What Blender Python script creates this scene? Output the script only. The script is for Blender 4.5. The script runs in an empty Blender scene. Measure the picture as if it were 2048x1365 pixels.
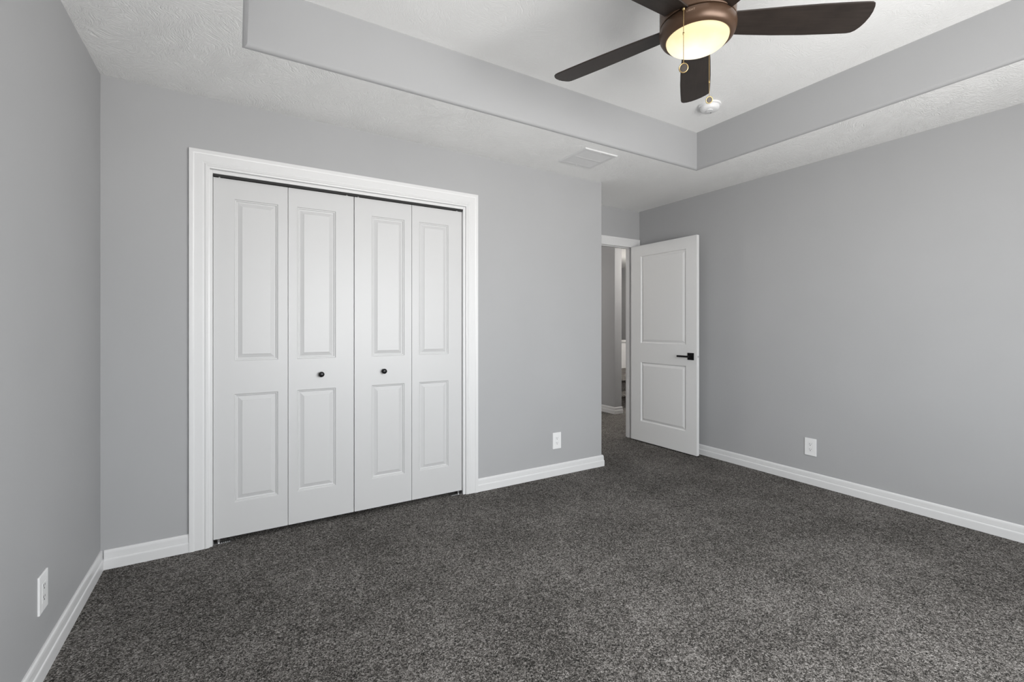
import bpy, bmesh, math, random
from math import sin, cos, pi, radians
from mathutils import Vector, Matrix
random.seed(7)
S = bpy.context.scene
C = S.collection

# ------------------------------------------------------------------ camera, daylight, exposure
H = 2.44            # soffit height
EYE = 1.197
cam_d = bpy.data.cameras.new('camera')
cam_d.sensor_width = 36.0
cam_d.lens = 915.92 * 36.0 / 2048.0
cam_d.shift_y = -(682.5 - 654.03) / 2048.0
cam_d.clip_start = 0.02
cam = bpy.data.objects.new('camera', cam_d); C.objects.link(cam)
cam.location = (0, 0, EYE)
cam.rotation_euler = (radians(90), 0, radians(-31.089))
S.camera = cam

WX0, WX1, WZ0, WZ1 = 0.30, 2.65, 0.62, 2.12      # the bedroom window, in the wall behind the camera
SKY = 12.4
world = bpy.data.worlds.new('sky'); S.world = world
world.use_nodes = True
wn = world.node_tree.nodes; wl = world.node_tree.links
bg = wn['Background']
# open sky above the horizon, bright sunlit ground below it
tc = wn.new('ShaderNodeTexCoord'); sx_ = wn.new('ShaderNodeSeparateXYZ'); wl.new(tc.outputs['Generated'], sx_.inputs[0])
rp = wn.new('ShaderNodeValToRGB'); e_ = rp.color_ramp.elements
e_[0].position = 0.46; e_[0].color = (1.0, 0.99, 0.975, 1)
e_[1].position = 0.54; e_[1].color = (0.975, 1.0, 1.02, 1)
mr = wn.new('ShaderNodeMapRange'); mr.inputs[1].default_value = -1; mr.inputs[2].default_value = 1
wl.new(sx_.outputs[2], mr.inputs[0]); wl.new(mr.outputs[0], rp.inputs[0])
wl.new(rp.outputs[0], bg.inputs['Color'])
bg.inputs['Strength'].default_value = SKY

def portal(name, loc, rot, sx, sy):
    d = bpy.data.lights.new(name, 'AREA'); d.shape = 'RECTANGLE'; d.size = sx; d.size_y = sy
    d.cycles.is_portal = True
    o = bpy.data.objects.new(name, d); C.objects.link(o); o.location = loc; o.rotation_euler = rot
    return o
portal('window_daylight', ((WX0+WX1)/2, -0.69, (WZ0+WZ1)/2), (radians(90), 0, 0), WX1-WX0, WZ1-WZ0)

def lamp(name, loc, power, color, radius):
    d = bpy.data.lights.new(name, 'POINT'); d.energy = power; d.color = color; d.shadow_soft_size = radius
    o = bpy.data.objects.new(name, d); C.objects.link(o); o.location = loc
    return o
lamp('hall_lamp', (2.4, 6.2, 2.2), 60, (1.0, 0.95, 0.90), 0.08)
lamp('hall_side_fill', (5.4, 4.0, 2.2), 40, (1.0, 0.96, 0.91), 0.08)  # added fill light, brightens the end face of the hall wall
lamp('landing_fill', (6.3, 5.3, 2.2), 45, (1.0, 0.95, 0.88), 0.15)  # added fill light in place of window daylight on the landing

S.view_settings.view_transform = 'Standard'
S.view_settings.look = 'None'
S.view_settings.exposure = 0.0
S.view_settings.gamma = 1.0
S.view_settings.use_curve_mapping = False
S.cycles.max_bounces = 12
S.cycles.diffuse_bounces = 8
S.cycles.caustics_reflective = False
S.cycles.caustics_refractive = False
S.cycles.use_denoising = True

# ------------------------------------------------------------------ materials
class NT:
    def __init__(self, name):
        self.m = bpy.data.materials.new(name); self.m.use_nodes = True
        self.t = self.m.node_tree; self.n = self.t.nodes; self.l = self.t.links
        self.b = self.n['Principled BSDF']
    def add(self, typ, **kw):
        x = self.n.new(typ)
        for k, v in kw.items(): setattr(x, k, v)
        return x
    def link(self, a, b): self.l.new(a, b)
    def math(self, op, a, b=None, c=None):
        x = self.add('ShaderNodeMath', operation=op)
        for i, v in enumerate((a, b, c)):
            if v is None: continue
            if isinstance(v, (int, float)): x.inputs[i].default_value = v
            else: self.link(v, x.inputs[i])
        return x.outputs[0]
    def pos(self): return self.add('ShaderNodeNewGeometry').outputs['Position']
    def noise(self, vec, scale, detail=2.0, rough=0.5):
        x = self.add('ShaderNodeTexNoise'); x.inputs['Scale'].default_value = scale
        x.inputs['Detail'].default_value = detail; x.inputs['Roughness'].default_value = rough
        if vec is not None: self.link(vec, x.inputs['Vector'])
        return x
    def bump(self, h, strength, dist):
        x = self.add('ShaderNodeBump'); x.inputs['Strength'].default_value = strength; x.inputs['Distance'].default_value = dist
        self.link(h, x.inputs['Height']); self.link(x.outputs[0], self.b.inputs['Normal'])
    def ramp(self, f, stops):
        x = self.add('ShaderNodeValToRGB'); e = x.color_ramp.elements
        while len(e) > 1: e.remove(e[-1])
        for i, (p, c) in enumerate(stops):
            k = e[0] if i == 0 else e.new(p)
            k.position = p; k.color = (*c, 1)
        self.link(f, x.inputs[0])
        return x.outputs[0]

def plain(name, col, rough=0.5, metal=0.0, spec=0.5, bump=None):
    t = NT(name); b = t.b
    b.inputs['Base Color'].default_value = (*col, 1); b.inputs['Roughness'].default_value = rough
    b.inputs['Metallic'].default_value = metal; b.inputs['Specular IOR Level'].default_value = spec
    if bump:
        t.bump(t.noise(t.pos(), bump[0], 3.0).outputs[0], bump[1], 0.001)
    return t.m

def wall_paint(name, col):
    t = NT(name); b = t.b
    p = t.pos()
    n = t.noise(p, 2.2, 2.0)
    mx = t.ramp(n.outputs[0], [(0.3, tuple(c*0.985 for c in col)), (0.7, tuple(c*1.015 for c in col))])
    t.link(mx, b.inputs['Base Color'])
    b.inputs['Roughness'].default_value = 0.62
    b.inputs['Specular IOR Level'].default_value = 0.35
    t.bump(t.noise(p, 420, 3.0).outputs[0], 0.12, 0.001)
    return t.m

def ceiling_paint(name, col, depth):
    """brushed 'slap' texture: patches of short ridges, each patch turned its own way"""
    t = NT(name); b = t.b
    b.inputs['Base Color'].default_value = (*col, 1); b.inputs['Roughness'].default_value = 0.75
    b.inputs['Specular IOR Level'].default_value = 0.3
    p = t.pos()
    wob = t.noise(p, 5.0, 2.0)
    vm = t.add('ShaderNodeVectorMath', operation='MULTIPLY_ADD')
    t.link(wob.outputs['Color'], vm.inputs[0]); vm.inputs[1].default_value = (0.22,)*3
    t.link(p, vm.inputs[2])
    def layer(scale, off, ridge):
        ofs = t.add('ShaderNodeVectorMath', operation='ADD'); t.link(vm.outputs[0], ofs.inputs[0]); ofs.inputs[1].default_value = off
        v = t.add('ShaderNodeTexVoronoi', voronoi_dimensions='2D'); v.inputs['Scale'].default_value = scale
        t.link(ofs.outputs[0], v.inputs['Vector'])
        sep = t.add('ShaderNodeSeparateColor'); t.link(v.outputs['Color'], sep.inputs[0])
        ang = t.math('MULTIPLY', sep.outputs[0], 2*pi)
        rot = t.add('ShaderNodeVectorRotate', rotation_type='Z_AXIS'); t.link(ofs.outputs[0], rot.inputs['Vector']); t.link(ang, rot.inputs['Angle'])
        mp = t.add('ShaderNodeMapping'); mp.inputs['Scale'].default_value = (18, ridge, 1); t.link(rot.outputs[0], mp.inputs['Vector'])
        n = t.noise(mp.outputs[0], 1.0, 2.0, 0.55); n.inputs['Distortion'].default_value = 0.4
        s = t.math('SUBTRACT', n.outputs[0], 0.5)
        ridge_h = t.math('SUBTRACT', 0.16, t.math('ABSOLUTE', s))
        return t.math('MAXIMUM', ridge_h, 0.0)
    h = t.math('ADD', layer(4.6, (0, 0, 0), 105), t.math('MULTIPLY', layer(6.3, (3.1, 7.7, 0), 135), 0.7))
    h = t.math('ADD', h, t.math('MULTIPLY', t.noise(p, 130, 2.0).outputs[0], 0.12))
    t.bump(h, depth, 0.012)
    return t.m

def carpet_mat(name):
    """cut pile: every tuft has its own tone, over slow patches of brushed pile"""
    t = NT(name); b = t.b
    p = t.pos()
    wob = t.noise(p, 110, 2.0)
    vm = t.add('ShaderNodeVectorMath', operation='MULTIPLY_ADD')
    t.link(wob.outputs['Color'], vm.inputs[0]); vm.inputs[1].default_value = (0.010, 0.010, 0.010)
    t.link(p, vm.inputs[2])
    def tufts(scale):
        v = t.add('ShaderNodeTexVoronoi', voronoi_dimensions='3D'); v.inputs['Scale'].default_value = scale
        t.link(vm.outputs[0], v.inputs['Vector'])
        sep = t.add('ShaderNodeSeparateColor'); t.link(v.outputs['Color'], sep.inputs[0])
        return v, sep.outputs[0]
    v1, r1 = tufts(340)
    v2, r2 = tufts(150)
    big = t.noise(p, 2.4, 4.0, 0.6)
    mid = t.noise(p, 17, 4.0, 0.65)
    f = t.math('ADD', t.math('MULTIPLY', r1, 0.66), t.math('MULTIPLY', r2, 0.34))
    f = t.math('ADD', f, t.math('MULTIPLY', t.math('SUBTRACT', big.outputs[0], 0.5), 0.36))
    f = t.math('ADD', f, t.math('MULTIPLY', t.math('SUBTRACT', mid.outputs[0], 0.5), 0.22))
    col = t.ramp(f, [(0.14, (0.018, 0.0182, 0.0166)), (0.36, (0.058, 0.0536, 0.0495)), (0.55, (0.124, 0.116, 0.1085)), (0.72, (0.220, 0.207, 0.195)), (0.88, (0.365, 0.347, 0.330))])
    t.link(col, b.inputs['Base Color'])
    b.inputs['Roughness'].default_value = 1.0
    b.inputs['Specular IOR Level'].default_value = 0.03
    hgt = t.math('SUBTRACT', t.math('MULTIPLY', r1, 0.6), v1.outputs['Distance'])
    t.bump(hgt, 0.5, 0.005)
    return t.m

M = {}
M['wall'] = wall_paint('grey_wall_paint', (0.400, 0.402, 0.408))
M['ceiling'] = ceiling_paint('brushed_ceiling_paint', (0.90, 0.90, 0.89), 0.62)
M['ceiling_fine'] = ceiling_paint('smoother_ceiling_paint', (0.90, 0.90, 0.89), 0.36)
M['trim'] = plain('white_trim_paint', (0.71, 0.71, 0.71), 0.34, bump=(60, 0.02))
M['door'] = plain('white_door_paint', (0.585, 0.585, 0.585), 0.40, bump=(300, 0.03))
M['entry'] = plain('lightened_door_paint', (0.74, 0.74, 0.735), 0.38, bump=(300, 0.03))  # same white paint, lightened to make up for weak light on this door
M['plastic'] = plain('white_plastic', (0.82, 0.82, 0.82), 0.35)
M['slot'] = plain('dark_slot', (0.045, 0.045, 0.045), 0.8)
M['black'] = plain('black_metal', (0.012, 0.012, 0.013), 0.38, 0.6)
M['knob'] = plain('dark_bronze_knob', (0.022, 0.022, 0.023), 0.30, 0.7)
M['steel'] = plain('zinc_steel', (0.62, 0.62, 0.62), 0.35, 0.9)
M['track'] = plain('dark_track', (0.018, 0.018, 0.018), 0.7)
M['carpet'] = carpet_mat('grey_carpet')
M['vent'] = plain('white_vent_enamel', (0.72, 0.72, 0.72), 0.4)
M['damper'] = plain('grey_damper', (0.30, 0.30, 0.30), 0.6)
M['brass'] = plain('antique_brass', (0.50, 0.36, 0.17), 0.3, 1.0)
M['bronze'] = plain('oil_rubbed_bronze', (0.088, 0.050, 0.030), 0.36, 0.4, bump=(900, 0.05))
M['medallion'] = plain('smoked_medallion', (0.035, 0.026, 0.020), 0.4, 0.2)
M['letter'] = plain('pale_lettering', (0.36, 0.26, 0.19), 0.5)

def blade_mat():
    t = NT('espresso_wood'); b = t.b
    co = t.add('ShaderNodeTexCoord').outputs['Object']
    mp = t.add('ShaderNodeMapping'); mp.inputs['Scale'].default_value = (6, 90, 20); t.link(co, mp.inputs['Vector'])
    n = t.noise(mp.outputs[0], 1.0, 4.0, 0.6)
    dust = t.noise(co, 9.0, 4.0, 0.65)
    f = t.math('ADD', t.math('MULTIPLY', n.outputs[0], 0.5), t.math('MULTIPLY', dust.outputs[0], 0.5))
    t.link(t.ramp(f, [(0.35, (0.013, 0.0088, 0.0066)), (0.62, (0.026, 0.0185, 0.0145)), (0.85, (0.052, 0.040, 0.033))]), b.inputs['Base Color'])
    b.inputs['Roughness'].default_value = 0.45
    return t.m
M['blade'] = blade_mat()

def glass_mat():
    t = NT('lit_frosted_glass'); b = t.b
    b.inputs['Base Color'].default_value = (0.10, 0.09, 0.07, 1); b.inputs['Roughness'].default_value = 0.5; b.inputs['Specular IOR Level'].default_value = 0.2
    co = t.add('ShaderNodeTexCoord').outputs['Object']
    d = t.add('ShaderNodeVectorMath', operation='DISTANCE'); t.link(co, d.inputs[0]); d.inputs[1].default_value = (0.020, 0.030, -0.42)
    n = t.noise(co, 16, 3.0)
    f = t.math('ADD', d.outputs['Value'], t.math('MULTIPLY', t.math('SUBTRACT', n.outputs[0], 0.5), 0.05))
    col = t.ramp(f, [(0.02, (1.0, 0.99, 0.95)), (0.065, (1.0, 0.93, 0.74)), (0.10, (1.0, 0.88, 0.60)), (0.13, (0.97, 0.78, 0.44))])
    t.link(col, b.inputs['Emission Color'])
    b.inputs['Emission Strength'].default_value = 1.12
    return t.m
M['glass'] = glass_mat()

# ------------------------------------------------------------------ mesh helpers
def box(bm, x0, x1, y0, y1, z0, z1):
    v = [bm.verts.new((x, y, z)) for z in (z0, z1) for y in (y0, y1) for x in (x0, x1)]
    for f in ((0,2,3,1), (4,5,7,6), (0,1,5,4), (2,6,7,3), (0,4,6,2), (1,3,7,5)):
        bm.faces.new([v[i] for i in f])

def prism(bm, pts, z0, z1):
    """plan polygon extruded upward"""
    a = [bm.verts.new((x, y, z0)) for x, y in pts]; b = [bm.verts.new((x, y, z1)) for x, y in pts]
    bm.faces.new(a[::-1]); bm.faces.new(b)
    n = len(pts)
    for i in range(n): bm.faces.new((a[i], a[(i+1) % n], b[(i+1) % n], b[i]))

def sweep(bm, path, prof, to3d, closed=False, caps=True):
    """sweep prof [(offset to the left of the path, height)] along a flat path with mitred corners"""
    n = len(path); P = [Vector(p) for p in path]
    rows = []
    for i in range(n):
        if closed or 0 < i < n-1:
            d0 = (P[i]-P[i-1]).normalized(); d1 = (P[(i+1) % n]-P[i]).normalized()
        elif i == 0: d0 = d1 = (P[1]-P[0]).normalized()
        else: d0 = d1 = (P[i]-P[i-1]).normalized()
        n0 = Vector((-d0.y, d0.x)); n1 = Vector((-d1.y, d1.x))
        m = (n0+n1); m = m / max(1e-6, m.dot(n0))
        rows.append([bm.verts.new(to3d(P[i]+m*o, h)) for o, h in prof])
    k = len(prof)
    for i in range(n if closed else n-1):
        a, b = rows[i], rows[(i+1) % n]
        for j in range(k-1): bm.faces.new((a[j], a[j+1], b[j+1], b[j]))
    if caps and not closed:
        bm.faces.new(rows[0]); bm.faces.new(rows[-1][::-1])

def lathe(bm, prof, seg=48, cx=0, cy=0, cap=True):
    """prof: [(radius, z)]"""
    rings = []
    for r, z in prof:
        if r < 1e-6: rings.append([bm.verts.new((cx, cy, z))])
        else: rings.append([bm.verts.new((cx+r*cos(2*pi*i/seg), cy+r*sin(2*pi*i/seg), z)) for i in range(seg)])
    for a, b in zip(rings, rings[1:]):
        for i in range(seg):
            j = (i+1) % seg
            if len(a) == 1 and len(b) == 1: continue
            if len(a) == 1: bm.faces.new((a[0], b[i], b[j]))
            elif len(b) == 1: bm.faces.new((a[i], b[0], a[j]))
            else: bm.faces.new((a[i], b[i], b[j], a[j]))
    if cap:
        for r in (rings[0], rings[-1]):
            if len(r) > 2: bm.faces.new(r)

def ball(bm, c, r, sub=1):
    bmesh.ops.create_icosphere(bm, subdivisions=sub, radius=r, matrix=Matrix.Translation(c))

def torus(bm, c, R, r, rot, seg=32, ring=8):
    V = []
    for i in range(seg):
        a = 2*pi*i/seg
        V.append([bm.verts.new(Vector(c) + rot @ Vector(((R+r*cos(b))*cos(a), (R+r*cos(b))*sin(a), r*sin(b)))) for b in (2*pi*j/ring for j in range(ring))])
    for i in range(seg):
        for j in range(ring):
            bm.faces.new((V[i][j], V[(i+1) % seg][j], V[(i+1) % seg][(j+1) % ring], V[i][(j+1) % ring]))

def disc(bm, c, R, t, rot, seg=32):
    lo = [bm.verts.new(Vector(c) + rot @ Vector((R*cos(2*pi*i/seg), R*sin(2*pi*i/seg), -t/2))) for i in range(seg)]
    hi = [bm.verts.new(Vector(c) + rot @ Vector((R*cos(2*pi*i/seg), R*sin(2*pi*i/seg), t/2))) for i in range(seg)]
    bm.faces.new(lo[::-1]); bm.faces.new(hi)
    for i in range(seg): bm.faces.new((lo[i], lo[(i+1) % seg], hi[(i+1) % seg], hi[i]))

def obj(name, bm, mat, parent=None, smooth=None, bevel=None, seg=2):
    bmesh.ops.recalc_face_normals(bm, faces=bm.faces)
    me = bpy.data.meshes.new(name); bm.to_mesh(me); bm.free()
    me.materials.append(mat)
    o = bpy.data.objects.new(name, me); C.objects.link(o)
    if parent: o.parent = parent
    if smooth is not None:
        for p in me.polygons: p.use_smooth = True
        me.set_sharp_from_angle(angle=radians(smooth))
    if bevel:
        md = o.modifiers.new('bevel', 'BEVEL'); md.width = bevel; md.segments = seg; md.limit_method = 'ANGLE'; md.angle_limit = radians(40)
    return o

def tag(o, label, cat, group=None, kind=None):
    o['label'] = label; o['category'] = cat
    if group: o['group'] = group
    if kind: o['kind'] = kind
    return o

def empty(name, loc=(0, 0, 0), rot=(0, 0, 0)):
    o = bpy.data.objects.new(name, None); C.objects.link(o); o.location = loc; o.rotation_euler = rot
    o.empty_display_size = 0.1
    return o

def copy_tree(o, parent=None):
    c = o.copy(); C.objects.link(c); c.parent = parent
    for ch in list(o.children): copy_tree(ch, c)
    return c

NB = bmesh.new
# ------------------------------------------------------------------ room dimensions
X0, X1 = -0.571, 3.741          # left and right walls
YC, Y2 = 2.976, 3.534           # closet wall, alcove (door) wall
XE = 2.700                      # end of the closet wall
YF = -0.60                      # wall with the window, behind the camera
T = 0.10
OX0, OX1, OZ = -0.126, 1.405, 2.052   # rough closet opening
DJ0, DJ1, DZ = 2.822, 3.640, 2.050    # entry doorway between jamb faces
HX0, HX1, HY1 = 1.9, 7.0, 9.4         # hall

def structure(name, bm, mat, label, cat, **kw):
    return tag(obj(name, bm, mat, **kw), label, cat, kind='structure')

# floor
b = NB(); box(b, X0-T, HX1, YF-T, HY1, -0.12, 0.0)
structure('floor', b, M['carpet'], 'dark grey cut pile carpet covering the whole room', 'carpet')

# walls
b = NB(); box(b, X0-T, X0, YF-T, YC+0.75, 0, 2.9)
structure('wall_left', b, M['wall'], 'plain grey wall at the left edge with one outlet', 'wall')
b = NB(); box(b, X1, X1+T, YF-T, Y2+T, 0, 2.9)
structure('wall_right', b, M['wall'], 'long grey wall on the right behind the open door', 'wall')
b = NB()
box(b, X0, OX0, YC, YC+T, 0, 2.9)
box(b, OX0, OX1, YC, YC+T, OZ, 2.9)
r = 0.012
arc = [(XE-r+r*sin(a), YC+r-r*cos(a)) for a in (radians(15*i) for i in range(7))]
prism(b, [(OX1, YC)] + arc + [(XE, Y2+T), (XE-T, Y2+T), (XE-T, YC+T), (OX1, YC+T)], 0, 2.9)
structure('wall_back', b, M['wall'], 'grey closet wall facing the room, ending at the doorway alcove', 'wall', smooth=35)
b = NB()
box(b, XE, DJ0-0.02, Y2, Y2+T, 0, 2.9); box(b, DJ1+0.02, X1, Y2, Y2+T, 0, 2.9); box(b, DJ0-0.02, DJ1+0.02, Y2, Y2+T, DZ+0.02, 2.9)
structure('wall_alcove', b, M['wall'], 'short grey wall above and around the open doorway', 'wall')
b = NB()
box(b, X0, WX0, YF-T, YF, 0, 2.9); box(b, WX1, X1, YF-T, YF, 0, 2.9)
box(b, WX0, WX1, YF-T, YF, 0, WZ0); box(b, WX0, WX1, YF-T, YF, WZ1, 2.9)
structure('wall_front', b, M['wall'], 'grey wall with the window, behind the camera', 'wall')
b = NB()   # closet interior
box(b, X0, XE-T, YC+0.70, YC+0.75, 0, 2.9)
structure('wall_closet', b, M['wall'], 'rear wall inside the closed closet', 'wall')

# window (behind the camera)
w = tag(empty('window_1', ((WX0+WX1)/2, YF-0.05, WZ0)), 'wide white window behind the camera', 'window', kind='structure')
ww, wh = WX1-WX0, WZ1-WZ0
b = NB()
for x0, x1, z0, z1 in ((-ww/2, -ww/2+0.04, 0, wh), (ww/2-0.04, ww/2, 0, wh), (-ww/2+0.04, ww/2-0.04, 0, 0.04), (-ww/2+0.04, ww/2-0.04, wh-0.04, wh), (-0.03, 0.03, 0.04, wh-0.04)):
    box(b, x0, x1, -0.03, 0.03, z0, z1)
obj('window_frame', b, M['trim'], w)

# ceiling: soffit with a hole, then the raised tray
BX0, BX1, BY0, BY1 = 0.0236, 3.1398, 0.010, 2.3649     # where the soffit ends
TR = 0.020
TZ = 2.732
b = NB()
for x0, x1, y0, y1 in ((X0, BX0, YF, YC), (BX1, X1, YF, YC), (BX0, BX1, YF, BY0), (BX0, BX1, BY1, YC)):
    vs = [b.verts.new(p) for p in ((x0, y0, H), (x0, y1, H), (x1, y1, H), (x1, y0, H))]
    b.faces.new(vs)
vs = [b.verts.new(p) for p in ((XE, YC, H), (XE, Y2, H), (X1, Y2, H), (X1, YC, H))]; b.faces.new(vs)
vs = [b.verts.new(p) for p in ((X0, YC+T, H), (X0, YC+0.7, H), (XE-T, YC+0.7, H), (XE-T, YC+T, H))]; b.faces.new(vs)
bmesh.ops.remove_doubles(b, verts=b.verts, dist=1e-5)
structure('ceiling', b, M['ceiling'], 'white brush-textured lower ceiling border around the raised tray', 'ceiling')
b = NB()
prof = [(TR*1.0*(1-cos(a))*0 + TR*sin(a), H+TR*(1-cos(a))) for a in (radians(11.25*i) for i in range(9))] + [(TR, TZ)]
sweep(b, [(BX0, BY0), (BX1, BY0), (BX1, BY1), (BX0, BY1)], prof, lambda p, h: (p.x, p.y, h), closed=True)
structure('ceiling_tray_side', b, M['wall'], 'grey painted upright sides of the recessed ceiling tray', 'ceiling', smooth=30)
b = NB(); box(b, BX0, BX1, BY0, BY1, TZ, TZ+0.05)
structure('ceiling_tray', b, M['ceiling_fine'], 'white top of the raised ceiling tray above the fan', 'ceiling')
b = NB(); box(b, X0-T, X1+T, YF-T, Y2+T, 2.9, 2.95)
structure('ceiling_deck', b, M['ceiling_fine'], 'deck closing the room above the ceiling', 'ceiling')

# hall beyond the door
b = NB()
box(b, HX0-T, HX0, Y2+T, HY1, 0, H); box(b, HX1, HX1+T, Y2, HY1, 0, H); box(b, HX0-T, HX1+T, HY1, HY1+T, 0, H)
box(b, X1+T, HX1, Y2, Y2+T, 0, H); box(b, HX0-T, XE-T, Y2+T+0.05, Y2+T+0.1, 0, H)
structure('wall_hall', b, M['wall'], 'dim grey walls of the hall and landing beyond the doorway', 'wall')
b = NB(); box(b, 4.445, 4.572, 4.645, HY1, 0, H)
structure('wall_hall_stub', b, M['wall'], 'grey end of a hall wall seen through the doorway', 'wall')
b = NB(); box(b, HX0-T, HX1+T, Y2, HY1+T, H, H+0.05)
structure('ceiling_hall', b, M['ceiling_fine'], 'white hall ceiling past the doorway', 'ceiling')

# ------------------------------------------------------------------ baseboards, casings, jambs
BP = [(0, 0), (0.0145, 0), (0.0145, 0.044), (0.0135, 0.049), (0.0105, 0.052), (0.0100, 0.080), (0.0085, 0.088), (0.0045, 0.0935), (0, 0.0935)]
fl = lambda p, h: (p.x, p.y, h)
def baseboard(name, path, label):
    b = NB(); sweep(b, path, BP, fl)
    return structure(name, b, M['trim'], label, 'baseboard')
CA0, CA1, CAZ = -0.2133, 1.4994, 2.1488
# the room is to the left of every path
baseboard('baseboard_left', [(X0, YC), (X0, YF)], 'white baseboard along the left wall under its outlet')
baseboard('baseboard_back_left', [(CA0, YC), (X0+0.0146, YC)], 'short white baseboard between the left corner and closet casing')
baseboard('baseboard_back', [(XE, Y2), (XE, YC), (CA1, YC)], 'white baseboard from the closet casing to the alcove corner')
baseboard('baseboard_right', [(X1, YF), (X1, Y2-0.02)], 'long white baseboard along the right wall')
baseboard('baseboard_front', [(X0+0.0146, YF), (X1-0.0146, YF)], 'white baseboard under the window behind the camera')
baseboard('baseboard_hall', [(4.572, 8.0), (4.572, 4.645), (4.445, 4.645), (4.445, 8.0)], 'white baseboard wrapping the hall wall end beyond the doorway')

CP = [(0, 0), (0, 0.017), (0.016, 0.0175), (0.020, 0.0165), (0.025, 0.0135), (0.060, 0.0125), (0.066, 0.0100), (0.069, 0.0100), (0.073, 0.0125), (0.079, 0.0125), (0.083, 0.0095), (0.086, 0.0095), (0.092, 0.0075), (0.092, 0)]
b = NB()
# path runs up the left side, over, and down the right; offsets go inward
sweep(b, [(CA0, 0), (CA0, CAZ), (CA1, CAZ), (CA1, 0)], [(-o, h) for o, h in CP], lambda p, h: (p.x, YC-h, p.y))
structure('trim_1', b, M['trim'], 'white moulded casing framing the closet doors', 'door casing', smooth=20)
JX0, JX1, JZ = -0.108, 1.387, 2.034
b = NB()
box(b, OX0, JX0, YC-0.002, YC+T+0.005, 0, OZ); box(b, JX1, OX1, YC-0.002, YC+T+0.005, 0, OZ); box(b, JX0, JX1, YC-0.002, YC+T+0.005, JZ, OZ)
structure('trim_2', b, M['trim'], 'white jamb boards lining the closet opening', 'door jamb', bevel=0.0015)
# entry doorway casing and jamb
EP = [(0, 0), (0, 0.017), (0.018, 0.0165), (0.024, 0.0135), (0.080, 0.0105), (0.088, 0.007), (0.088, 0)]
ec0, ec1, ecz = DJ0-0.006-0.088, DJ1+0.006+0.088, DZ-0.006+0.088
b = NB()
sweep(b, [(ec0, 0), (ec0, ecz), (ec1, ecz), (ec1, 0)], [(-o, h) for o, h in EP], lambda p, h: (p.x, Y2-h, p.y))
structure('trim_3', b, M['trim'], 'white casing over the open bedroom doorway', 'door casing', smooth=20)
b = NB()
y0, y1 = Y2-0.001, Y2+T+0.001
box(b, DJ0-0.02, DJ0, y0, y1, 0, DZ+0.02); box(b, DJ1, DJ1+0.02, y0, y1, 0, DZ+0.02); box(b, DJ0, DJ1, y0, y1, DZ, DZ+0.02)
ys0, ys1 = Y2+0.040, Y2+0.075          # stops
box(b, DJ0, DJ0+0.011, ys0, ys1, 0, DZ); box(b, DJ1-0.011, DJ1, ys0, ys1, 0, DZ); box(b, DJ0+0.011, DJ1-0.011, ys0, ys1, DZ-0.011, DZ)
structure('trim_4', b, M['trim'], 'white jamb and stop lining the bedroom doorway', 'door jamb', bevel=0.001)

# ------------------------------------------------------------------ panelled door leaves
def panelled(bm, W, z0, z1, t, holes, rings):
    """front at y=0 facing -y, back at y=t; holes: (x0,x1,z0,z1); rings: (inset, depth)"""
    xs = [0, holes[0][0], holes[0][1], W]
    zs = [z0]
    for h in sorted(holes, key=lambda h: h[2]): zs += [h[2], h[3]]
    zs.append(z1)
    g = {}
    def V(x, y, z):
        k = (round(x, 6), round(y, 6), round(z, 6))
        if k not in g: g[k] = bm.verts.new(k)
        return g[k]
    for i in range(3):
        for j in range(len(zs)-1):
            if i == 1 and j % 2 == 1: continue
            bm.faces.new((V(xs[i], 0, zs[j]), V(xs[i+1], 0, zs[j]), V(xs[i+1], 0, zs[j+1]), V(xs[i], 0, zs[j+1])))
    for x0, x1, a, c in holes:
        prev = None
        for ins, dep in rings:
            q = [V(x0+ins, dep, a+ins), V(x1-ins, dep, a+ins), V(x1-ins, dep, c-ins), V(x0+ins, dep, c-ins)]
            if prev:
                for k in range(4): bm.faces.new((prev[k], prev[(k+1) % 4], q[(k+1) % 4], q[k]))
            prev = q
        bm.faces.new(prev)
    # back and edges
    bk = [V(0, t, z0), V(W, t, z0), V(W, t, z1), V(0, t, z1)]
    bm.faces.new(bk[::-1])
    bm.faces.new([V(x, 0, z0) for x in xs][::-1] + [V(0, t, z0), V(W, t, z0)])
    bm.faces.new([V(x, 0, z1) for x in xs] + [V(W, t, z1), V(0, t, z1)])
    bm.faces.new([V(0, 0, z) for z in zs] + [V(0, t, z1), V(0, t, z0)])
    bm.faces.new([V(W, 0, z) for z in zs][::-1] + [V(W, t, z0), V(W, t, z1)])

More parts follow.
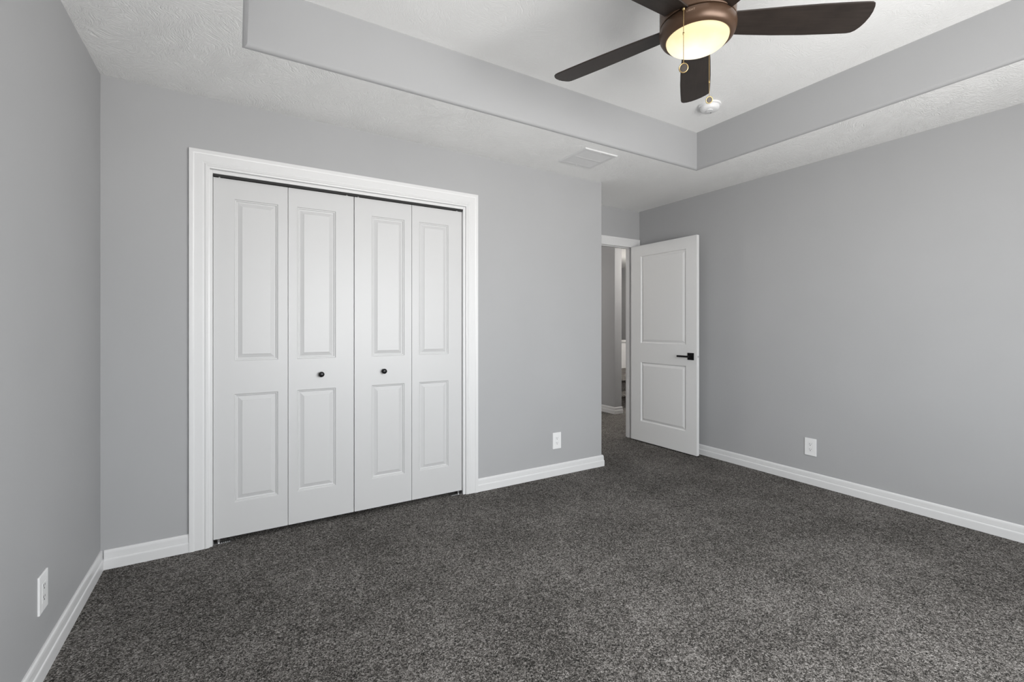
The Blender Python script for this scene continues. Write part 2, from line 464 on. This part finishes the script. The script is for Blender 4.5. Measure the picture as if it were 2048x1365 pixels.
RB = [(0, 0), (0.002, 0.0015), (0.0045, 0.0048), (0.009, 0.0052), (0.0115, 0.0102), (0.016, 0.0112), (0.0185, 0.0110), (0.038, 0.0042), (0.0385, 0.0022)]
YD = YC + 0.018
LZ0, LZ1 = 0.027, 2.019
G = 0.0013
edges = [-0.1073, 0.2635, 0.6400, 1.0160, 1.3860]
panels_x = [(-0.008, 0.2115), (0.312, 0.531), (0.749, 0.966), (1.067, 1.283)]
def bifold(name, k, label, knob_leaf, knob_x, pins):
    root = tag(empty(name, (edges[k], YD, LZ0)), label, 'closet door', kind='structure')
    for q in (k, k+1):
        g0 = 0.0022 if q == 2 else G; g1 = 0.0022 if q == 1 else G
        a, c = edges[q]+g0, edges[q+1]-g1
        b = NB()
        px = panels_x[q]
        panelled(b, c-a, 0, LZ1-LZ0, 0.034, [(px[0]-a, px[1]-a, 0.214-LZ0, 0.820-LZ0), (px[0]-a, px[1]-a, 1.005-LZ0, 1.912-LZ0)], RB)
        leaf = obj('leaf', b, M['door'], root); leaf.location = (a-edges[k], 0, 0)
        if q == knob_leaf:
            kb = NB()
            lathe(kb, [(0.0, 0.0), (0.0135, 0.0), (0.0135, 0.003), (0.0075, 0.006), (0.0065, 0.014), (0.009, 0.018), (0.0148, 0.021), (0.0165, 0.025), (0.0155, 0.029), (0.010, 0.0325), (0.0, 0.0335)], 32)
            bmesh.ops.rotate(kb, verts=kb.verts, cent=(0, 0, 0), matrix=Matrix.Rotation(pi/2, 3, 'X'))
            kn = obj('knob', kb, M['knob'], leaf, smooth=50); kn.location = (knob_x-a, 0.0005, 0.908-LZ0)
            kn['label'] = 'small round black knob'
        for x in pins:
            if a < x < c:
                pb = NB(); lathe(pb, [(0.0055, LZ1-LZ0-0.01), (0.0055, LZ1-LZ0+0.004), (0.0035, LZ1-LZ0+0.004), (0.0035, LZ1-LZ0+0.012)], 16)
                pn = obj('pivot_pin', pb, M['plastic'], leaf, smooth=40); pn.location = (x-a, 0.012, 0)
    return root
bifold('door_2', 0, 'left pair of white panelled bifold closet doors beside the left wall', 1, 0.4445, (-0.078, 0.598))
bifold('door_3', 2, 'right pair of white panelled bifold closet doors nearest the wall outlet', 2, 0.8255, (0.668, 1.352))
# track above and pivot brackets below
y0, y1 = YC+0.004, YD+0.030
b = NB(); box(b, JX0+0.002, JX1-0.002, y0, y0+0.002, JZ-0.0135, JZ-0.0005); box(b, JX0+0.002, JX1-0.002, y1-0.002, y1, JZ-0.0135, JZ-0.0005); box(b, JX0+0.002, JX1-0.002, y0+0.002, y1-0.002, JZ-0.002, JZ-0.0005)
tag(obj('bifold_track', b, M['track']), 'dark metal track above the bifold closet doors', 'door track')
def bracket(x, sgn, label):
    b = NB(); box(b, 0, sgn*0.085, -0.012, 0.016, 0.0, 0.0025); box(b, 0, sgn*0.0025, -0.012, 0.016, 0.0025, 0.022)
    lathe(b, [(0.006, 0.0025), (0.006, 0.024)], 12, cx=sgn*0.026, cy=0.002)
    for i in range(5): lathe(b, [(0.003, 0.0025), (0.003, 0.0045)], 8, cx=sgn*(0.040+0.009*i), cy=-0.004)
    o = obj('pivot_bracket', b, M['steel']); o.location = (x, YD+0.004, 0.0012)
    tag(o, label, 'door bracket', 'closet pivot brackets')
bracket(JX0+0.0005, 1, 'small steel pivot bracket at the bottom left of the closet opening')
bracket(JX1-0.0005, -1, 'small steel pivot bracket at the bottom right of the closet opening')

# ------------------------------------------------------------------ open entry door
RE = [(0, 0), (0.0015, 0.0055), (0.005, 0.0095), (0.011, 0.0115), (0.0135, 0.0115), (0.034, 0.0035), (0.0345, 0.0022)]
root = tag(empty('door_1', (3.5975, 3.514, 0.012), (0, 0, radians(-90+0.97))), 'open white two-panel bedroom door with black lever, beside the right wall', 'door', kind='structure')
# local +x runs along the leaf to its free edge, local -y is the visible face
b = NB(); panelled(b, 0.799, 0, 2.029, 0.034, [(0.133, 0.681, 0.206, 0.818), (0.133, 0.681, 1.018, 1.916)], RE)
leaf = obj('leaf', b, M['entry'], root)
hd = NB(); box(hd, -0.033, 0.033, -0.008, 0, -0.033, 0.033)
ros = obj('rosette', hd, M['black'], leaf, bevel=0.002); ros.location = (0.737, 0.0003, 0.910)
ros['label'] = 'square black handle plate'
hd = NB(); lathe(hd, [(0.010, 0), (0.010, 0.048)], 20)
bmesh.ops.rotate(hd, verts=hd.verts, cent=(0, 0, 0), matrix=Matrix.Rotation(pi/2, 3, 'X'))
box(hd, -0.112, 0.011, -0.058, -0.046, -0.009, 0.009)
lev = obj('lever_handle', hd, M['black'], leaf, bevel=0.002); lev.location = (0.737, -0.004, 0.910)
lev['label'] = 'black flat lever handle'
hd = NB(); box(hd, 0, 0.0012, 0.005, 0.029, -0.028, 0.028)
obj('latch_plate', hd, M['entry'], leaf, bevel=0.0005).location = (0.799, 0, 0.910)
hd = NB(); prism(hd, [(0, 0.011), (0.011, 0.011), (0.011, 0.013), (0, 0.023)], -0.0075, 0.0075)
o = obj('latch_bolt', hd, M['steel'], leaf, bevel=0.0008); o.location = (0.800, 0, 0.910)
for z in (0.20, 1.02, 1.83):
    hd = NB(); lathe(hd, [(0.006, -0.045), (0.006, 0.045)], 14)
    h_ = obj('hinge', hd, M['black'], leaf, smooth=40); h_.location = (-0.004, 0.038, z)

# ------------------------------------------------------------------ outlets
def make_outlet(loc, rz):
    r_ = empty('wall_outlet', loc, (0, 0, rz))
    w_, h_ = 0.041, 0.065
    b = NB()
    # plate with a window for the receptacle
    iw, ih = 0.0172, 0.0340
    for x0, x1, z0, z1 in ((-w_, -iw, -h_, h_), (iw, w_, -h_, h_), (-iw, iw, -h_, -ih), (-iw, iw, ih, h_)):
        box(b, x0, x1, -0.0065, 0, z0, z1)
    bmesh.ops.remove_doubles(b, verts=b.verts, dist=1e-5)
    for f in [f for f in b.faces if len(set(round(v.co.x, 4) for v in f.verts)) == 1 and abs(abs(f.calc_center_median().x)-iw) < 1e-4 and abs(f.calc_center_median().z) > ih]:
        b.faces.remove(f)
    obj('plate', b, M['plastic'], r_, bevel=0.0018)
    b = NB(); box(b, -iw+0.0004, iw-0.0004, -0.0072, 0, -ih+0.0004, ih-0.0004)
    rec = obj('receptacle', b, M['plastic'], r_, bevel=0.0008)
    for s in (1, -1):
        b = NB()
        zc = s*0.0195
        box(b, -0.0072, -0.0050, -0.0078, -0.0069, zc-0.001, zc+0.0075)
        box(b, 0.0052, 0.0070, -0.0078, -0.0069, zc-0.0002, zc+0.0070)
        q = NB(); lathe(q, [(0.0028, 0.0069), (0.0028, 0.0078)], 14)
        bmesh.ops.rotate(q, verts=q.verts, cent=(0, 0, 0), matrix=Matrix.Rotation(pi/2, 3, 'X'))
        bmesh.ops.translate(q, verts=q.verts, vec=(0, 0, zc-0.0072))
        me = bpy.data.meshes.new('tmp'); q.to_mesh(me); q.free(); b.from_mesh(me); bpy.data.meshes.remove(me)
        obj('socket', b, M['slot'], rec)['label'] = 'dark plug slots'
    return r_
o1 = tag(make_outlet((2.214, YC, 0.280), 0), 'white wall outlet between the closet casing and the alcove corner', 'outlet', 'wall outlets')
o2 = copy_tree(o1); o2.location = (X1, 1.808, 0.284); o2.rotation_euler = (0, 0, radians(-90))
tag(o2, 'white wall outlet on the right wall above its baseboard', 'outlet', 'wall outlets')
o3 = copy_tree(o1); o3.location = (X0, 2.178, 0.287); o3.rotation_euler = (0, 0, radians(90))
tag(o3, 'white wall outlet low on the left wall', 'outlet', 'wall outlets')

# ------------------------------------------------------------------ ceiling vent
vx0, vx1, vy0, vy1 = 2.071, 2.374, 2.448, 2.752
vc = ((vx0+vx1)/2, (vy0+vy1)/2)
v = tag(empty('ceiling_vent', (vc[0], vc[1], H)), 'square white louvred air vent on the ceiling border above the alcove corner', 'vent')
hw = 0.152
b = NB()
banks = [(-0.118, -0.004), (0.012, 0.118)]
xa, xb = -0.118, 0.118
ys = [-hw+0.006, banks[0][0], banks[0][1], banks[1][0], banks[1][1], hw-0.006]
zf = -0.008
for i in range(5):
    if i in (1, 3):
        box(b, -hw+0.006, xa, ys[i], ys[i+1], zf, zf+0.0015); box(b, xb, hw-0.006, ys[i], ys[i+1], zf, zf+0.0015)
    else:
        box(b, -hw+0.006, hw-0.006, ys[i], ys[i+1], zf, zf+0.0015)
bmesh.ops.remove_doubles(b, verts=b.verts, dist=1e-5)
# sloping rim
q = [(-hw, -hw), (hw, -hw), (hw, hw), (-hw, hw)]
sweep(b, q, [(0, -0.0003), (0.006, zf)], lambda p, h: (p.x, p.y, h), closed=True)
obj('face_plate', b, M['vent'], v)
for y0, y1 in banks:
    b = NB(); n = 24
    for i in range(n):
        x = xa + (xb-xa)*(i+0.5)/n
        p = [(x+0.0041, zf+0.0007), (x+0.0036, zf-0.0001), (x-0.0040, zf+0.0046), (x-0.0036, zf+0.0052)]
        A = [b.verts.new((u, y0, z)) for u, z in p]; B_ = [b.verts.new((u, y1, z)) for u, z in p]
        b.faces.new(A); b.faces.new(B_[::-1])
        for k in range(4): b.faces.new((A[k], A[(k+1) % 4], B_[(k+1) % 4], B_[k]))
    obj('louvres', b, M['vent'], v)
b = NB(); box(b, xa-0.003, xb+0.003, -0.121, 0.121, -0.0012, -0.0004)
obj('damper', b, M['damper'], v)
for y in (-0.135, 0.135):
    b = NB(); lathe(b, [(0.0, zf-0.0022), (0.003, zf-0.0018), (0.0045, zf)], 14, cx=0, cy=y)
    obj('screw', b, M['plastic'], v, smooth=50)

# ------------------------------------------------------------------ smoke detector
sd = tag(empty('smoke_detector', (2.805, 2.005, TZ)), 'round white smoke detector on the tray ceiling behind the fan', 'smoke detector')
b = NB(); lathe(b, [(0.0, 0), (0.072, 0), (0.073, -0.004), (0.072, -0.011), (0.066, -0.013), (0.0, -0.013)], 56)
obj('base', b, M['plastic'], sd, smooth=40)
b = NB(); lathe(b, [(0.060, -0.013), (0.0605, -0.0165), (0.062, -0.018), (0.062, -0.026), (0.057, -0.036), (0.046, -0.042), (0.0, -0.044)], 56)
cov = obj('cover', b, M['plastic'], sd, smooth=40)
b = NB(); lathe(b, [(0.022, -0.0425), (0.021, -0.047), (0.0, -0.0475)], 28, cx=-0.012, cy=-0.006)
obj('test_button', b, M['plastic'], cov, smooth=40)
b = NB(); lathe(b, [(0.003, -0.0425), (0.0025, -0.0455), (0.0, -0.046)], 12, cx=0.028, cy=0.012)
obj('indicator', b, M['slot'], cov, smooth=40)

# ------------------------------------------------------------------ ceiling fan
FX, FY = 1.581, 1.187
fan = tag(empty('ceiling_fan', (FX, FY, TZ)), 'dark bronze five-blade ceiling fan with a lit bowl, under the tray', 'ceiling fan')
zz = lambda z: z - TZ
b = NB()
lathe(b, [(0.0, 0), (0.085, 0), (0.090, zz(2.700)), (0.100, zz(2.640)), (0.128, zz(2.575)), (0.1425, zz(2.535)), (0.1432, zz(2.500)), (0.1432, zz(2.4040)), (0.1415, zz(2.4022)), (0.130, zz(2.4015)), (0.130, zz(2.3965)), (0.0, zz(2.3965))], 72)
obj('motor_housing', b, M['bronze'], fan, smooth=35)
b = NB()
lathe(b, [(0.0, zz(2.396)), (0.139, zz(2.396)), (0.1435, zz(2.3952)), (0.1448, zz(2.3925)), (0.1455, zz(2.384)), (0.1448, zz(2.374)), (0.1418, zz(2.363)), (0.1360, zz(2.353)), (0.1280, zz(2.3462)), (0.1220, zz(2.3445)), (0.1190, zz(2.346)), (0.1180, zz(2.351)), (0.0, zz(2.352))], 72)
ring = obj('light_fitter', b, M['bronze'], fan, smooth=35)
b = NB()
lathe(b, [(0.1178, zz(2.350))] + [(0.1178*cos(a), zz(2.346) - 0.041*sin(a)) for a in (radians(9*i) for i in range(10))] + [(0.0, zz(2.305))], 72, cap=False)
bmesh.ops.remove_doubles(b, verts=b.verts, dist=1e-5)
gl = obj('glass_bowl', b, M['glass'], fan, smooth=80); gl['label'] = 'glowing frosted glass bowl'

def blade_outline():
    p = []
    lead = [(0.128, -0.052), (0.20, -0.057), (0.32, -0.066), (0.45, -0.073), (0.55, -0.076), (0.612, -0.077)]
    tip = [(0.630, -0.076), (0.640, -0.071), (0.648, -0.058), (0.6565, -0.035), (0.6605, -0.010), (0.660, 0.015), (0.655, 0.037), (0.646, 0.054), (0.634, 0.063), (0.618, 0.0665)]
    trail = [(0.55, 0.068), (0.45, 0.069), (0.32, 0.066), (0.20, 0.059), (0.128, 0.053)]
    return lead + tip + trail
TH0, PITCH = -33.7, -11.53
bl0 = None
for i in range(5):
    if bl0 is None:
        b = NB()
        out = blade_outline()
        lo = [b.verts.new((x, y, -0.003)) for x, y in out]; hi = [b.verts.new((x, y, 0.003)) for x, y in out]
        b.faces.new(lo[::-1]); b.faces.new(hi)
        n = len(out)
        for k in range(n): b.faces.new((lo[k], lo[(k+1) % n], hi[(k+1) % n], hi[k]))
        bl0 = obj('blade', b, M['blade'], fan, bevel=0.0012)
        o = bl0
    else:
        o = bl0.copy(); C.objects.link(o); o.parent = fan
    o.rotation_euler = (radians(PITCH), 0, radians(TH0+72*i))
    o.location = (0, 0, zz(2.411))

def chain(x, y, z0, z1, joint, face, label, r_f):
    b = NB(); n = int((z0-z1)/0.0044)
    for i in range(n+1):
        ball(b, (x, y, zz(z0-(z0-z1)*i/n)), 0.0017)
    lathe(b, [(0.0009, zz(z0)), (0.0009, zz(z1))], 6, cx=x, cy=y)
    lathe(b, [(0.0, zz(joint+0.006)), (0.003, zz(joint+0.004)), (0.003, zz(joint-0.004)), (0.0, zz(joint-0.006))], 10, cx=x, cy=y)
    lathe(b, [(0.0, zz(z0+0.004)), (0.0055, zz(z0+0.003)), (0.0055, zz(z0-0.001)), (0.003, zz(z0-0.005)), (0.0, zz(z0-0.005))], 14, cx=x, cy=y)
    c = obj('pull_chain', b, M['brass'], fan, smooth=60); c['label'] = label
    rot = Vector(face).to_track_quat('Z', 'Y').to_matrix()
    zc = zz(z1) - r_f - 0.001
    b = NB(); torus(b, (x, y, zc), r_f-0.0022, 0.0022, rot)
    f = obj('fob_ring', b, M['brass'], c, smooth=60)
    b = NB(); disc(b, (x, y, zc), r_f-0.004, 0.003, rot); disc(b, (x, y, zc), (r_f-0.004)*0.62, 0.0055, rot)
    obj('fob_medallion', b, M['medallion'], c, smooth=40)
cx_, cy_ = -0.1405, -0.0462
chain(cx_, cy_, 2.392, 2.1885, 2.300, (-0.62, -0.62, -0.30), 'pull chain on the near side of the bowl', 0.0175)
chain(-cx_, -cy_, 2.392, 2.177, 2.238, (-0.62, -0.70, -0.45), 'pull chain hanging on the far side of the bowl', 0.0150)

# the word on the fitter beside the near chain
cu = bpy.data.curves.new('lettering', 'FONT'); cu.body = 'LIGHT'; cu.size = 0.0105; cu.align_x = 'CENTER'; cu.align_y = 'CENTER'; cu.space_character = 1.1
tob = bpy.data.objects.new('lettering', cu); C.objects.link(tob)
bpy.context.view_layer.update()
me = bpy.data.meshes.new_from_object(tob.evaluated_get(bpy.context.evaluated_depsgraph_get()))
bpy.data.objects.remove(tob)
me.name = 'lettering'
ang0 = math.atan2(cy_, cx_) + 0.172
for vtx in me.vertices:
    a = ang0 + vtx.co.x/0.147
    vtx.co = Vector((0.1457*cos(a), 0.1457*sin(a), zz(2.3800) + vtx.co.y))
me.materials.clear(); me.materials.append(M['letter'])
t_ = bpy.data.objects.new('lettering', me); C.objects.link(t_); t_.parent = ring
t_['label'] = 'pale word on the fitter'

# ------------------------------------------------------------------ steps and landing seen past the hall wall
st = tag(empty('carpeted_stairs', (4.9, 4.95, 0)), 'carpeted steps glimpsed through the doorway past the hall wall end', 'stairs', kind='structure')
b = NB()
def nose(y, z):
    return [(y, z-0.19), (y, z-0.045), (y-0.018, z-0.035), (y-0.026, z-0.02), (y-0.018, z-0.004), (y, z)]
for i, (y, z) in enumerate(((0.0, 0.19), (0.27, 0.38))):
    pts = nose(y, z) + [(4.2, z), (4.2, z-0.19)]
    A = [b.verts.new((-0.325, u, w_+0.0005)) for u, w_ in pts]; B_ = [b.verts.new((1.9, u, w_+0.0005)) for u, w_ in pts]
    b.faces.new(A); b.faces.new(B_[::-1])
    for k in range(len(pts)): b.faces.new((A[k], A[(k+1) % len(pts)], B_[(k+1) % len(pts)], B_[k]))
obj('treads', b, M['carpet'], st, smooth=40)
b = NB(); box(b, 4.60, 6.9, 6.60, 6.70, 0.381, 0.90); box(b, 4.59, 6.9, 6.575, 6.725, 0.90, 0.935)  # white panel and cap, added to stand in for the brightly lit landing
structure('landing_bright_panel', b, M['trim'], 'white panel put in for the brightly lit landing at the top of the hall steps', 'wall')
